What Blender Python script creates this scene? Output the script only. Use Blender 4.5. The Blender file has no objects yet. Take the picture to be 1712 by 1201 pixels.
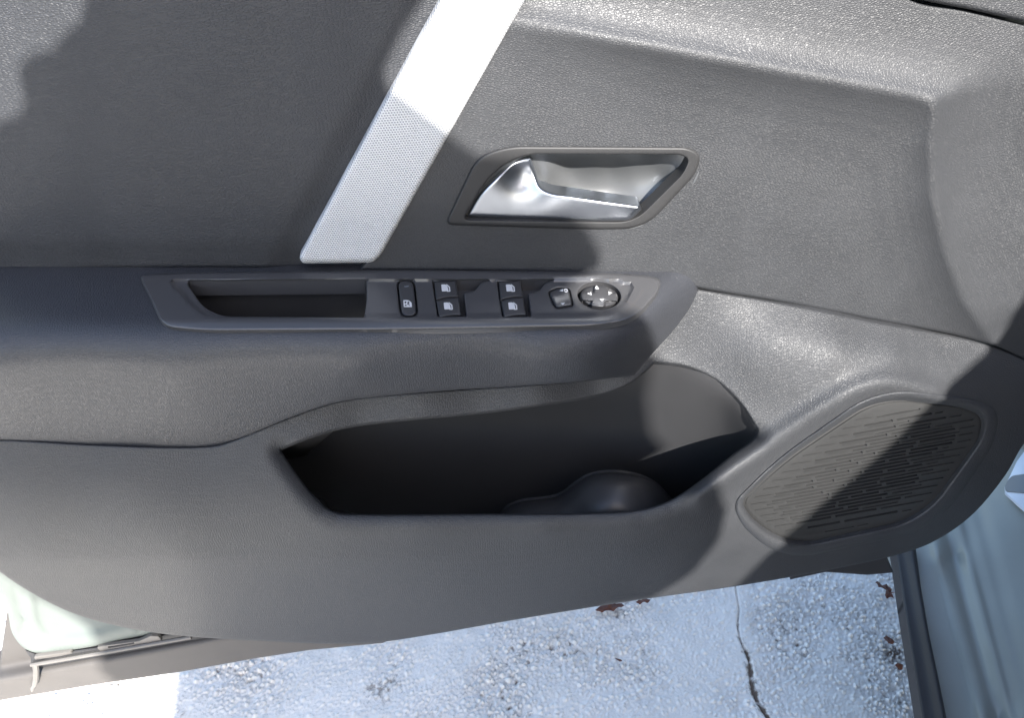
import bpy, bmesh, math, random
import numpy as np
from mathutils import Vector, Matrix, noise
from mathutils.geometry import delaunay_2d_cdt
random.seed(7)
SC = bpy.context.scene
C = SC.collection
# ------------------------------------------------------------------ camera
W, H = 1712.0, 1201.0
HFOV = math.radians(65.0)
FPX = W / 2 / math.tan(HFOV / 2)
PITCH, YAW = math.radians(42.0), math.radians(4.0)
CAM = np.array([0.0, -0.54, 1.22])
fw = np.array([math.sin(YAW) * math.cos(PITCH), math.cos(YAW) * math.cos(PITCH), -math.sin(PITCH)])
rt = np.array([math.cos(YAW), -math.sin(YAW), 0.0])
up = np.cross(rt, fw)
cd = bpy.data.cameras.new('camera')
cam = bpy.data.objects.new('camera', cd)
C.objects.link(cam)
cd.sensor_width = 36.0
cd.lens = 36.0 * FPX / W
cd.clip_start = 0.02
cd.clip_end = 2000
cam.matrix_world = Matrix(((rt[0], up[0], -fw[0], CAM[0]), (rt[1], up[1], -fw[1], CAM[1]),
                           (rt[2], up[2], -fw[2], CAM[2]), (0, 0, 0, 1)))
SC.camera = cam
# ------------------------------------------------------------------ light
SUN_EL, SUN_AZ = math.radians(40.0), math.radians(19.0)   # behind the camera, a little to the right
SUN = np.array([math.sin(SUN_AZ) * math.cos(SUN_EL), -math.cos(SUN_AZ) * math.cos(SUN_EL), math.sin(SUN_EL)])
wd = bpy.data.worlds.new('World')
SC.world = wd
wd.use_nodes = True
nt = wd.node_tree
nt.nodes.clear()
sky = nt.nodes.new('ShaderNodeTexSky')
sky.sky_type = 'NISHITA'
sky.sun_disc = False
sky.ozone_density = 1.0
sky.dust_density = 1.9
sky.sun_elevation = SUN_EL
sky.sun_rotation = math.atan2(SUN[0], SUN[1])
bg = nt.nodes.new('ShaderNodeBackground')
bg.inputs['Strength'].default_value = 0.142
wo = nt.nodes.new('ShaderNodeOutputWorld')
nt.links.new(sky.outputs[0], bg.inputs[0])
nt.links.new(bg.outputs[0], wo.inputs[0])
sl = bpy.data.lights.new('sun', 'SUN')
sl.energy = 5.0
sl.angle = math.radians(0.53)
sl.color = (1.0, 0.965, 0.915)
so = bpy.data.objects.new('sun', sl)
C.objects.link(so)
so.location = (1, -4, 4)
so.rotation_euler = Vector(SUN).to_track_quat('Z', 'Y').to_euler()
SC.view_settings.view_transform = 'Standard'
SC.view_settings.look = 'None'
SC.view_settings.exposure = 1.65
SC.view_settings.gamma = 1.0
SC.cycles.caustics_reflective = False
SC.cycles.caustics_refractive = False

# ------------------------------------------------------------------ materials
def mat(name, base, rough=0.5, metal=0.0, spec=0.5, coat=0.0, bump=None, var=0.0):
    m = bpy.data.materials.new(name)
    m.use_nodes = True
    t = m.node_tree
    b = t.nodes['Principled BSDF']
    b.inputs['Base Color'].default_value = (*base, 1)
    b.inputs['Roughness'].default_value = rough
    b.inputs['Metallic'].default_value = metal
    b.inputs['Specular IOR Level'].default_value = spec
    b.inputs['Coat Weight'].default_value = coat
    b.inputs['Coat Roughness'].default_value = 0.06
    tc = t.nodes.new('ShaderNodeTexCoord')
    if var > 0:
        n = t.nodes.new('ShaderNodeTexNoise')
        n.inputs['Scale'].default_value = 25
        n.inputs['Detail'].default_value = 8
        t.links.new(tc.outputs['Object'], n.inputs['Vector'])
        mr = t.nodes.new('ShaderNodeMapRange')
        mr.inputs['From Min'].default_value = 0.3
        mr.inputs['From Max'].default_value = 0.7
        mr.inputs['To Min'].default_value = 1 - var
        mr.inputs['To Max'].default_value = 1 + var
        t.links.new(n.outputs['Fac'], mr.inputs['Value'])
        mx = t.nodes.new('ShaderNodeMix')
        mx.data_type = 'RGBA'
        mx.blend_type = 'MULTIPLY'
        mx.inputs['Factor'].default_value = 1
        mx.inputs['A'].default_value = (*base, 1)
        t.links.new(mr.outputs[0], mx.inputs['B'])
        t.links.new(mx.outputs['Result'], b.inputs['Base Color'])
        ro = t.nodes.new('ShaderNodeMapRange')
        ro.inputs['From Min'].default_value = 0.3
        ro.inputs['From Max'].default_value = 0.7
        ro.inputs['To Min'].default_value = rough - var * 0.25
        ro.inputs['To Max'].default_value = rough + var * 0.25
        t.links.new(n.outputs['Fac'], ro.inputs['Value'])
        t.links.new(ro.outputs[0], b.inputs['Roughness'])
    if bump:
        bump(t, tc, b)
    return m


def grain(scale, dist, stretch=(1, 1, 1), rot=(0, 0, 0), warp=0.0003, strength=0.8):
    """leather-like cells: voronoi pebbles between narrow furrows"""
    def f(t, tc, b):
        mp = t.nodes.new('ShaderNodeMapping')
        mp.inputs['Rotation'].default_value = rot
        mp.inputs['Scale'].default_value = stretch
        nz = t.nodes.new('ShaderNodeTexNoise')
        nz.inputs['Scale'].default_value = scale * 0.45
        nz.inputs['Detail'].default_value = 2
        t.links.new(tc.outputs['Object'], nz.inputs['Vector'])
        sub = t.nodes.new('ShaderNodeVectorMath')
        sub.operation = 'SUBTRACT'
        sub.inputs[1].default_value = (.5, .5, .5)
        t.links.new(nz.outputs['Color'], sub.inputs[0])
        sc = t.nodes.new('ShaderNodeVectorMath')
        sc.operation = 'SCALE'
        sc.inputs['Scale'].default_value = warp * 4
        t.links.new(sub.outputs[0], sc.inputs[0])
        ad = t.nodes.new('ShaderNodeVectorMath')
        t.links.new(tc.outputs['Object'], ad.inputs[0])
        t.links.new(sc.outputs[0], ad.inputs[1])
        t.links.new(ad.outputs[0], mp.inputs['Vector'])
        v = t.nodes.new('ShaderNodeTexVoronoi')
        v.feature = 'DISTANCE_TO_EDGE'
        v.inputs['Scale'].default_value = scale
        v.inputs['Randomness'].default_value = 0.72
        t.links.new(mp.outputs[0], v.inputs['Vector'])
        mr = t.nodes.new('ShaderNodeMapRange')
        mr.interpolation_type = 'SMOOTHSTEP'
        mr.inputs['From Max'].default_value = 0.25
        t.links.new(v.outputs['Distance'], mr.inputs['Value'])
        n2 = t.nodes.new('ShaderNodeTexNoise')
        n2.inputs['Scale'].default_value = scale * 2.5
        n2.inputs['Detail'].default_value = 2
        t.links.new(tc.outputs['Object'], n2.inputs['Vector'])
        ma = t.nodes.new('ShaderNodeMath')
        ma.operation = 'MULTIPLY_ADD'
        ma.inputs[1].default_value = 0.10
        t.links.new(n2.outputs['Fac'], ma.inputs[0])
        t.links.new(mr.outputs[0], ma.inputs[2])
        bp = t.nodes.new('ShaderNodeBump')
        bp.inputs['Strength'].default_value = strength
        bp.inputs['Distance'].default_value = dist
        t.links.new(ma.outputs[0], bp.inputs['Height'])
        t.links.new(bp.outputs[0], b.inputs['Normal'])
    return f


def fine(scale, dist, strength=0.6):
    def f(t, tc, b):
        n = t.nodes.new('ShaderNodeTexNoise')
        n.inputs['Scale'].default_value = scale
        n.inputs['Detail'].default_value = 3
        t.links.new(tc.outputs['Object'], n.inputs['Vector'])
        bp = t.nodes.new('ShaderNodeBump')
        bp.inputs['Strength'].default_value = strength
        bp.inputs['Distance'].default_value = dist
        t.links.new(n.outputs['Fac'], bp.inputs['Height'])
        t.links.new(bp.outputs[0], b.inputs['Normal'])
    return f


M = {}
PL = (0.037, 0.0385, 0.042)
M['grain'] = mat('grained_plastic', PL, 0.49, var=0.08, bump=grain(620, 0.00020, stretch=(0.75, 1, 1.3), strength=1.0))
M['grain_diag'] = mat('diagonal_grained_plastic', PL, 0.47, var=0.08,
                      bump=grain(640, 0.00015, strength=1.0, stretch=(0.72, 1.0, 1.3), rot=(0, 0.35, 0)))
M['pad'] = mat('soft_pad_vinyl', (0.034, 0.036, 0.041), 0.5, var=0.08,
               bump=grain(600, 0.00032, stretch=(0.6, 1, 1.3)))
M['arm'] = mat('armrest_vinyl', (0.036, 0.038, 0.044), 0.36, var=0.04,
               bump=grain(750, 0.00018, stretch=(0.7, 1, 1.2)))
M['smooth'] = mat('satin_plastic', (0.056, 0.056, 0.059), 0.30, 0.0, 0.75, var=0.05, bump=fine(2500, 0.00006))
M['bezel'] = mat('dark_bezel_plastic', (0.033, 0.033, 0.034), 0.5, 0.0, 0.4, var=0.05, bump=fine(2500, 0.00006))
M['switch'] = mat('switch_plastic', (0.046, 0.046, 0.049), 0.38, var=0.04, bump=fine(2500, 0.00004))
M['pocket'] = mat('pocket_plastic', (0.040, 0.040, 0.042), 0.40, var=0.04, bump=fine(1800, 0.00008))
M['grille'] = mat('grille_plastic', (0.031, 0.031, 0.031), 0.5, var=0.04, bump=fine(2200, 0.00006))
M['black'] = mat('black_recess', (0.012, 0.012, 0.013), 0.7)
M['chrome'] = mat('satin_chrome', (0.50, 0.53, 0.58), 0.31, 1.0, var=0.02, bump=fine(60, 0.0004, 0.2))
M['silver'] = mat('silver_painted_plastic', (0.130, 0.135, 0.140), 0.34, 0.35, var=0.03, bump=fine(1500, 0.00003))
M['paint'] = mat('pale_green_paint', (0.15, 0.172, 0.160), 0.5, 0.0, 0.4, 0.0, var=0.02)  # same car paint as the sill, darkened to offset the full sun
M['body_paint'] = mat('blue_green_paint', (0.235, 0.258, 0.245), 0.42, 0.0, 0.5, 0.25, var=0.03)  # same car paint as the door shell, lighter copy for the shaded side
M['rubber'] = mat('seal_rubber', (0.03, 0.03, 0.033), 0.55, var=0.1, bump=fine(900, 0.0001))
M['clad'] = mat('cladding_plastic', (0.088, 0.082, 0.078), 0.68, var=0.08, bump=fine(900, 0.00015))
M['bar'] = mat('grey_metal', (0.17, 0.16, 0.15), 0.5, 0.2, var=0.08)
M['white'] = mat('white_print', (0.62, 0.62, 0.62), 0.5)
M['headliner'] = mat('roof_lining', (0.35, 0.35, 0.34), 0.9, var=0.05, bump=fine(800, 0.0003))
M['label'] = mat('glossy_sticker', (0.62, 0.68, 0.78), 0.2, 0, 0.5, 0.6, var=0.05)
M['labelgrey'] = mat('sticker_print', (0.16, 0.18, 0.20), 0.4)
M['leaf'] = mat('dead_leaf', (0.13, 0.045, 0.025), 0.6, var=0.5, bump=fine(300, 0.0015))


def fabric():
    """woven pale strip: rows of small dark gaps, running along the strip"""
    m = bpy.data.materials.new('woven_fabric')
    m.use_nodes = True
    t = m.node_tree
    b = t.nodes['Principled BSDF']
    b.inputs['Roughness'].default_value = 0.75
    tc = t.nodes.new('ShaderNodeTexCoord')
    mp = t.nodes.new('ShaderNodeMapping')
    mp.vector_type = 'TEXTURE'
    mp.inputs['Rotation'].default_value = (0, FAB_ANGLE, 0)
    t.links.new(tc.outputs['Object'], mp.inputs['Vector'])
    sx = t.nodes.new('ShaderNodeSeparateXYZ')
    t.links.new(mp.outputs[0], sx.inputs[0])

    def op(o, a, bb=None, c=None):
        n = t.nodes.new('ShaderNodeMath')
        n.operation = o
        for i, q in enumerate((a, bb, c)):
            if q is None:
                continue
            if isinstance(q, (int, float)):
                n.inputs[i].default_value = q
            else:
                t.links.new(q, n.inputs[i])
        return n.outputs[0]
    PX, PZ = 0.0016, 0.0021
    col = op('DIVIDE', sx.outputs[0], PX)
    row = op('DIVIDE', sx.outputs[2], PZ)
    fc = op('FLOOR', col)
    par = op('MULTIPLY', op('MODULO', op('ABSOLUTE', fc), 2.0), 0.5)
    fr = op('FRACT', op('ADD', row, par))
    fx = op('FRACT', col)
    dx = op('DIVIDE', op('SUBTRACT', fx, 0.5), 0.46)
    dz = op('DIVIDE', op('SUBTRACT', fr, 0.5), 0.34)
    r2 = op('ADD', op('MULTIPLY', dx, dx), op('MULTIPLY', dz, dz))
    mr = t.nodes.new('ShaderNodeMapRange')
    mr.interpolation_type = 'SMOOTHSTEP'
    mr.inputs['From Min'].default_value = 0.35
    mr.inputs['From Max'].default_value = 1.05
    t.links.new(r2, mr.inputs['Value'])
    n = t.nodes.new('ShaderNodeTexNoise')
    n.inputs['Scale'].default_value = 700
    t.links.new(tc.outputs['Object'], n.inputs['Vector'])
    hgt = op('ADD', mr.outputs[0], op('MULTIPLY', n.outputs['Fac'], 0.35))
    mx = t.nodes.new('ShaderNodeMix')
    mx.data_type = 'RGBA'
    mx.inputs['A'].default_value = (0.32, 0.33, 0.35, 1)
    mx.inputs['B'].default_value = (0.68, 0.685, 0.69, 1)
    t.links.new(mr.outputs[0], mx.inputs['Factor'])
    t.links.new(mx.outputs['Result'], b.inputs['Base Color'])
    bp = t.nodes.new('ShaderNodeBump')
    bp.inputs['Strength'].default_value = 0.7
    bp.inputs['Distance'].default_value = 0.0005
    t.links.new(hgt, bp.inputs['Height'])
    t.links.new(bp.outputs[0], b.inputs['Normal'])
    return m


def ground_material(fine_patch):
    m = bpy.data.materials.new('painted_asphalt' if fine_patch else 'wide_asphalt')
    m.use_nodes = True
    t = m.node_tree
    b = t.nodes['Principled BSDF']
    b.inputs['Roughness'].default_value = 0.55
    tc = t.nodes.new('ShaderNodeTexCoord')
    n = t.nodes.new('ShaderNodeTexNoise')
    n.inputs['Scale'].default_value = 9
    n.inputs['Detail'].default_value = 10
    n.inputs['Roughness'].default_value = 0.65
    t.links.new(tc.outputs['Object'], n.inputs['Vector'])
    cr = t.nodes.new('ShaderNodeValToRGB')
    cr.color_ramp.elements[0].position = 0.30
    cr.color_ramp.elements[0].color = (0.72, 0.69, 0.635, 1)
    cr.color_ramp.elements[1].position = 0.55
    cr.color_ramp.elements[1].color = (0.84, 0.80, 0.735, 1)
    t.links.new(n.outputs['Fac'], cr.inputs['Fac'])
    last = cr.outputs['Color']
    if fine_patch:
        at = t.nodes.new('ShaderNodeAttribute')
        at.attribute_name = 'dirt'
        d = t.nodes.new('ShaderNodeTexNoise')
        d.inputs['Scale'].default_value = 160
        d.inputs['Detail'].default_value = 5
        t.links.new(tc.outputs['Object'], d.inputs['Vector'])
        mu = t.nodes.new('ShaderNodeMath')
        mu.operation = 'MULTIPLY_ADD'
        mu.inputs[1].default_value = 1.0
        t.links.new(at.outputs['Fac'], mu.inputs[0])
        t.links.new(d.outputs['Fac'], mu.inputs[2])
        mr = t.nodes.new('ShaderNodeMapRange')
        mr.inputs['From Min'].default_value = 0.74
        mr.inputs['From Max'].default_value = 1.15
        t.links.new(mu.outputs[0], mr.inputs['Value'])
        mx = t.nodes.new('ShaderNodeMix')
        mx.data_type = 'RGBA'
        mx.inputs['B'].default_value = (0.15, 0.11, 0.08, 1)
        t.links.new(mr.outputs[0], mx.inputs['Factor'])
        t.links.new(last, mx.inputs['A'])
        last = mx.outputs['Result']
    if not fine_patch:
        ln = t.nodes.new('ShaderNodeVectorMath')
        ln.operation = 'LENGTH'
        of = t.nodes.new('ShaderNodeVectorMath')
        of.inputs[1].default_value = (.75, .55, 0)
        t.links.new(tc.outputs['Object'], of.inputs[0])
        t.links.new(of.outputs[0], ln.inputs[0])
        mr = t.nodes.new('ShaderNodeMapRange')
        mr.inputs['From Min'].default_value = 1.0
        mr.inputs['From Max'].default_value = 1.15
        t.links.new(ln.outputs['Value'], mr.inputs['Value'])
        mx = t.nodes.new('ShaderNodeMix')
        mx.data_type = 'RGBA'
        mx.inputs['B'].default_value = (0.07, 0.07, 0.07, 1)
        t.links.new(mr.outputs[0], mx.inputs['Factor'])
        t.links.new(last, mx.inputs['A'])
        last = mx.outputs['Result']
    t.links.new(last, b.inputs['Base Color'])
    n3 = t.nodes.new('ShaderNodeTexNoise')
    n3.inputs['Scale'].default_value = 420
    n3.inputs['Detail'].default_value = 3
    t.links.new(tc.outputs['Object'], n3.inputs['Vector'])
    bp = t.nodes.new('ShaderNodeBump')
    bp.inputs['Strength'].default_value = 0.5
    bp.inputs['Distance'].default_value = 0.0012
    t.links.new(n3.outputs['Fac'], bp.inputs['Height'])
    t.links.new(bp.outputs[0], b.inputs['Normal'])
    return m

# ------------------------------------------------------------------ geometry helpers
def A(x):
    return np.asarray(x, float)


def ray(u, v):
    u, v = A(u), A(v)
    return (fw[None] + rt[None] * ((u - W / 2) / FPX)[:, None] - up[None] * ((v - H / 2) / FPX)[:, None])


def at_depth(u, v, d):
    """points d metres proud of the door plane y = 0"""
    r = ray(u, v)
    t = (-A(d) - CAM[1]) / r[:, 1]
    return CAM + r * t[:, None]


def at_z(u, v, z):
    r = ray(u, v)
    t = (A(z) - CAM[2]) / r[:, 2]
    return CAM + r * t[:, None]


def at_plane(u, v, p0, n, e):
    r = ray(u, v)
    p = p0[None] + n[None] * np.broadcast_to(A(e), (len(r),))[:, None]
    t = ((p - CAM) @ n) / (r @ n)
    return CAM + r * t[:, None]


def tps(pts, reg=1e-5):
    """thin plate spline through (u, v, d) control points"""
    p = A(pts)
    xy = p[:, :2] / 1000.0
    n = len(p)

    def k(a, b):
        r2 = ((a[:, None] - b[None]) ** 2).sum(-1)
        return 0.5 * r2 * np.log(r2 + 1e-12)
    K = k(xy, xy) + np.eye(n) * reg
    Pm = np.c_[np.ones(n), xy]
    Am = np.block([[K, Pm], [Pm.T, np.zeros((3, 3))]])
    w = np.linalg.solve(Am, np.r_[p[:, 2], 0, 0, 0])

    def f(u, v):
        q = np.c_[A(u), A(v)] / 1000.0
        return k(q, xy) @ w[:n] + w[n] + q @ w[n + 1:]
    return f


def sstep(x, a, b):
    t = np.clip((A(x) - a) / (b - a), 0, 1)
    return t * t * (3 - 2 * t)


def smin(a, b, k):
    h = np.clip(0.5 + 0.5 * (b - a) / k, 0, 1)
    return b * (1 - h) + a * h - k * h * (1 - h)


def smax(a, b, k):
    return -smin(-a, -b, k)


def crv(pts, n=8, closed=True):
    """catmull-rom through points; a point given twice is a sharp corner"""
    p = [A(q[:2]) for q in pts]
    out = []
    N = len(p)
    rng = range(N if closed else N - 1)
    for i in rng:
        p1, p2 = p[i], p[(i + 1) % N]
        if np.allclose(p1, p2):
            continue
        p0 = p[i - 1] if (closed or i > 0) else p1
        p3 = p[(i + 2) % N] if (closed or i + 2 < N) else p2
        d1 = max(np.linalg.norm(p2 - p1), 1e-6)
        d0 = np.linalg.norm(p1 - p0)
        d2 = np.linalg.norm(p3 - p2)
        m1 = (p2 - p1) if d0 < 1e-6 else ((p1 - p0) / d0 + (p2 - p1) / d1) * 0.5 * d1
        m2 = (p2 - p1) if d2 < 1e-6 else ((p2 - p1) / d1 + (p3 - p2) / d2) * 0.5 * d1
        for s in np.arange(n) / n:
            s2, s3 = s * s, s ** 3
            out.append((2 * s3 - 3 * s2 + 1) * p1 + (s3 - 2 * s2 + s) * m1 + (-2 * s3 + 3 * s2) * p2 + (s3 - s2) * m2)
    if not closed:
        out.append(p[-1])
    return np.array(out)


def fil(pts, r=5, n=5):
    """polygon with rounded corners (radius r px, or per point as a third value)"""
    out = []
    N = len(pts)
    for i in range(N):
        a, b, c = A(pts[i - 1][:2]), A(pts[i][:2]), A(pts[(i + 1) % N][:2])
        rr = pts[i][2] if len(pts[i]) > 2 else r
        la, lc = np.linalg.norm(a - b), np.linalg.norm(c - b)
        rr = min(rr, la * .48, lc * .48)
        if rr <= 0:
            out.append(b)
            continue
        p, q = b + (a - b) / la * rr, b + (c - b) / lc * rr
        for s in np.linspace(0, 1, n):
            out.append((1 - s) ** 2 * p + 2 * s * (1 - s) * b + s * s * q)
    return np.array(out)


def resample(loop, step):
    p = np.vstack([loop, loop[:1]])
    out = []
    for a, b in zip(p[:-1], p[1:]):
        L = np.linalg.norm(b - a)
        if L < 1e-4:
            continue
        k = max(1, int(math.ceil(L / step)))
        for s in np.arange(k) / k:
            out.append(a + (b - a) * s)
    return np.array(out)


def inside(pts, poly):
    x, y = pts[:, 0], pts[:, 1]
    res = np.zeros(len(pts), bool)
    px, py = poly[:, 0], poly[:, 1]
    qx, qy = np.roll(px, -1), np.roll(py, -1)
    for i in range(len(poly)):
        if py[i] == qy[i]:
            continue
        c = ((py[i] > y) != (qy[i] > y)) & (x < (qx[i] - px[i]) * (y - py[i]) / (qy[i] - py[i]) + px[i])
        res ^= c
    return res


def seg_dist(pts, loop, closed=True):
    a = loop if closed else loop[:-1]
    b = np.roll(loop, -1, 0) if closed else loop[1:]
    best = np.full(len(pts), 1e9)
    for i in range(len(a)):
        ab = b[i] - a[i]
        L2 = ab @ ab
        if L2 < 1e-9:
            continue
        t = np.clip(((pts - a[i]) @ ab) / L2, 0, 1)
        dd = pts - (a[i] + t[:, None] * ab)
        best = np.minimum(best, (dd * dd).sum(1))
    return np.sqrt(best)


def area(l):
    x, y = l[:, 0], l[:, 1]
    return 0.5 * np.sum(x * np.roll(y, -1) - np.roll(x, -1) * y)


def link(name, verts, faces, m, parent=None, smooth=True, angle=38):
    me = bpy.data.meshes.new(name)
    me.from_pydata([tuple(map(float, q)) for q in verts], [], [tuple(map(int, f)) for f in faces])
    me.update()
    if smooth:
        me.polygons.foreach_set('use_smooth', [True] * len(me.polygons))
        me.set_sharp_from_angle(angle=math.radians(angle))
    me.materials.append(m)
    o = bpy.data.objects.new(name, me)
    C.objects.link(o)
    if parent is not None:
        o.parent = parent
    return o


def round_edge(w, drop, n=4):
    """rounded rim: w px wide, drop metres deep"""
    s = np.linspace(0, 1, n + 1)
    return [(w * (1 - math.cos(a * math.pi / 2)) if False else w * q, drop * (1 - math.sqrt(max(0, 1 - (1 - q) ** 2)))) for q, a in zip(s, s)]


def patch(name, outline, P, m, parent=None, holes=(), res=8.0, edge=((0, 0),), hedge=((0, 0),),
          back=(0, .006, 0), hback=(0, .006, 0), angle=38, bend=None):
    """a sheet over an outline; P(u, v, e) puts its points in the world, e metres proud.
    edge / hedge: [(inset px, drop m)] profiles at the outer rim and at holes; back: how far the rim turns back."""
    loops = [resample(A(outline), res * 0.7)] + [resample(A(h), min(res * 0.7, 4)) for h in holes]
    loops = [l if area(l) > 0 else l[::-1] for l in loops]
    eo = A(edge) if edge else A(((0, 0),))
    eh = A(hedge) if hedge else A(((0, 0),))
    pts, con = [], []
    n0 = 0
    spans = []
    for l in loops:
        k = len(l)
        pts.append(l)
        con += [(n0 + i, n0 + (i + 1) % k) for i in range(k)]
        spans.append((n0, k))
        n0 += k
    lo, hi = loops[0].min(0), loops[0].max(0)
    gx, gy = np.meshgrid(np.arange(lo[0], hi[0], res), np.arange(lo[1], hi[1], res))
    gx = gx + (np.arange(gx.shape[0]) % 2)[:, None] * res * 0.5
    g = np.c_[gx.ravel(), gy.ravel()]

    def keep(q):
        k = inside(q, loops[0])
        for h in loops[1:]:
            k &= ~inside(q, h)
        return q[k]
    g = keep(g)
    big_holes = [h for h in loops[1:]]
    dO = seg_dist(g, loops[0])
    dH = np.full(len(g), 1e9)
    if big_holes:
        for h in big_holes:
            bb = (g[:, 0] > h[:, 0].min() - 30) & (g[:, 0] < h[:, 0].max() + 30) & (g[:, 1] > h[:, 1].min() - 30) & (g[:, 1] < h[:, 1].max() + 30)
            if bb.any():
                dH[bb] = np.minimum(dH[bb], seg_dist(g[bb], h))
    ko = max(eo[-1, 0] * 1.15, res * 0.4)
    kh = max(eh[-1, 0] * 1.15, min(res * 0.4, 2.0))
    pts.append(g[(dO > ko) & (dH > kh)])
    for li, l in enumerate(loops):
        prof = eo if li == 0 else eh
        tg = np.roll(l, -1, 0) - np.roll(l, 1, 0)
        tg /= np.linalg.norm(tg, axis=1)[:, None] + 1e-9
        nrm = np.c_[-tg[:, 1], tg[:, 0]] * (1 if li == 0 else -1)
        for s, _ in prof[1:]:
            q = l + nrm * s
            q = keep(q)
            if len(q):
                q = q[seg_dist(q, l) > s * 0.93]
            if len(q) and li > 0:
                q = q[seg_dist(q, loops[0]) > ko * .8]
            if len(q):
                pts.append(q)
    allp = np.vstack(pts)
    r = delaunay_2d_cdt([Vector((float(x), float(y))) for x, y in allp], con, [], 0, 1e-5)
    vv = np.array([[q.x, q.y] for q in r[0]])
    tris = np.array([f for f in r[2]])
    cen = vv[tris].mean(1)
    k = inside(cen, loops[0])
    for h in loops[1:]:
        k &= ~inside(cen, h)
    tris = tris[k]
    # rim profiles
    drop = np.interp(seg_dist(vv, loops[0]), eo[:, 0], eo[:, 1], right=0.0)
    if len(eh) > 1 and big_holes:
        for h in big_holes:
            drop = np.maximum(drop, np.interp(seg_dist(vv, h), eh[:, 0], eh[:, 1], right=0.0))
    p3 = P(vv[:, 0], vv[:, 1], -drop)
    a, b_, c = p3[tris[:, 0]], p3[tris[:, 1]], p3[tris[:, 2]]
    fn = np.cross(b_ - a, c - a)
    flip = (fn * (CAM - a)).sum(1) < 0
    tris[flip] = tris[flip][:, ::-1]
    verts = list(p3)
    faces = [tuple(t) for t in tris]
    # turn the rims back (boundary edges of the kept triangles)
    ec = {}
    for t in tris:
        for i in range(3):
            e = (t[i], t[(i + 1) % 3])
            ec[e] = ec.get(e, 0) + 1
    hol = np.full(len(vv), False)
    if len(loops) > 1:
        do = seg_dist(vv, loops[0])
        hol = do > 0.5
    newv = {}

    def bk(i):
        if i not in newv:
            newv[i] = len(verts)
            bb = hback if hol[i] else back
            verts.append(verts[i] + A(bb))
        return newv[i]
    if back is not None:
        for (i, j) in list(ec):
            if (j, i) not in ec:
                if hback is None and hol[i]:
                    continue
                faces.append((j, i, bk(i), bk(j)))
    return link(name, verts, faces, m, parent, True, angle)


def tube(name, path, rad, m, parent, n=8):
    path = [Vector(p) for p in path]
    vs, fs = [], []
    for i, p in enumerate(path):
        d = (path[min(i + 1, len(path) - 1)] - path[max(i - 1, 0)]).normalized()
        a = d.orthogonal().normalized()
        b = d.cross(a)
        r_ = rad[i] if hasattr(rad, '__len__') else rad
        for k in range(n):
            an = 2 * math.pi * k / n
            vs.append(p + (a * math.cos(an) + b * math.sin(an)) * r_)
    # keep ring orientation steady
    for i in range(len(path) - 1):
        for k in range(n):
            fs.append((i * n + k, i * n + (k + 1) % n, (i + 1) * n + (k + 1) % n, (i + 1) * n + k))
    fs.append(tuple(range(n))[::-1])
    fs.append(tuple((len(path) - 1) * n + k for k in range(n)))
    return link(name, vs, fs, m, parent)


def thing(name, label, cat, loc=(0, 0, 0), group=None):
    o = bpy.data.objects.new(name, None)
    C.objects.link(o)
    o.empty_display_size = 0.05
    o['label'] = label
    o['category'] = cat
    if group:
        o['group'] = group
    return o


def Pd(fn):
    return lambda u, v, e: at_depth(u, v, fn(u, v) + e)


def Pc(d):
    return lambda u, v, e: at_depth(u, v, d + A(e) + 0 * A(u))

# ================================================================== THE DOOR
door = thing('car_door', 'open car door inside, dark grey grained trim with pale woven diagonal strip', 'car door')

# ---- soft pad, upper left
def d_pad(u, v):
    return 0.016 - 0.004 * sstep(v, 395, 446) + 0.003 * np.sin(np.clip(u, 0, 700) / 700 * math.pi) - 0.006 * sstep(u - (735 - (v) * 0.52), -70, 0)
PAD = [(-80, -80), (-80, -80), (880, -80), (880, -80), (640, 448), (640, 448), (300, 446), (100, 449), (-80, 455), (-80, 455)]
patch('upper_pad', crv(PAD, 6), Pd(d_pad), M['pad'], door, res=10, edge=round_edge(6, .002, 3), back=(0, .012, 0))

# ---- woven strip
STRIP = fil([(774, -70), (917, -70), (637, 426, 16), (624, 439, 10), (506, 440.5, 10), (499.5, 430, 8)], 2)
pA, pB = at_depth([900, 635], [-30, 430], [.022, .022])
FAB_ANGLE = -math.atan2(pA[0] - pB[0], pA[2] - pB[2])
FAB_ANGLE = -FAB_ANGLE
M['fabric'] = fabric()
patch('fabric_strip', STRIP, Pc(0.0215), M['fabric'], door, res=9, edge=round_edge(9, .0045, 5), back=(0, .01, 0))

# ---- upper panel, right: scooped face under a rolled ridge
ARC_V = [-80, 60, 108, 165, 240, 330, 420, 500, 560, 620]
ARC_U = [1600, 1590, 1580, 1566, 1556, 1560, 1580, 1610, 1650, 1700]
ARCL = np.array([[1562, 168], [1556, 240], [1560, 330], [1580, 420], [1610, 500], [1650, 560], [1690, 610]], float)

def vridge(u):
    return 60 + (A(u) - 1000) * 0.187

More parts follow.
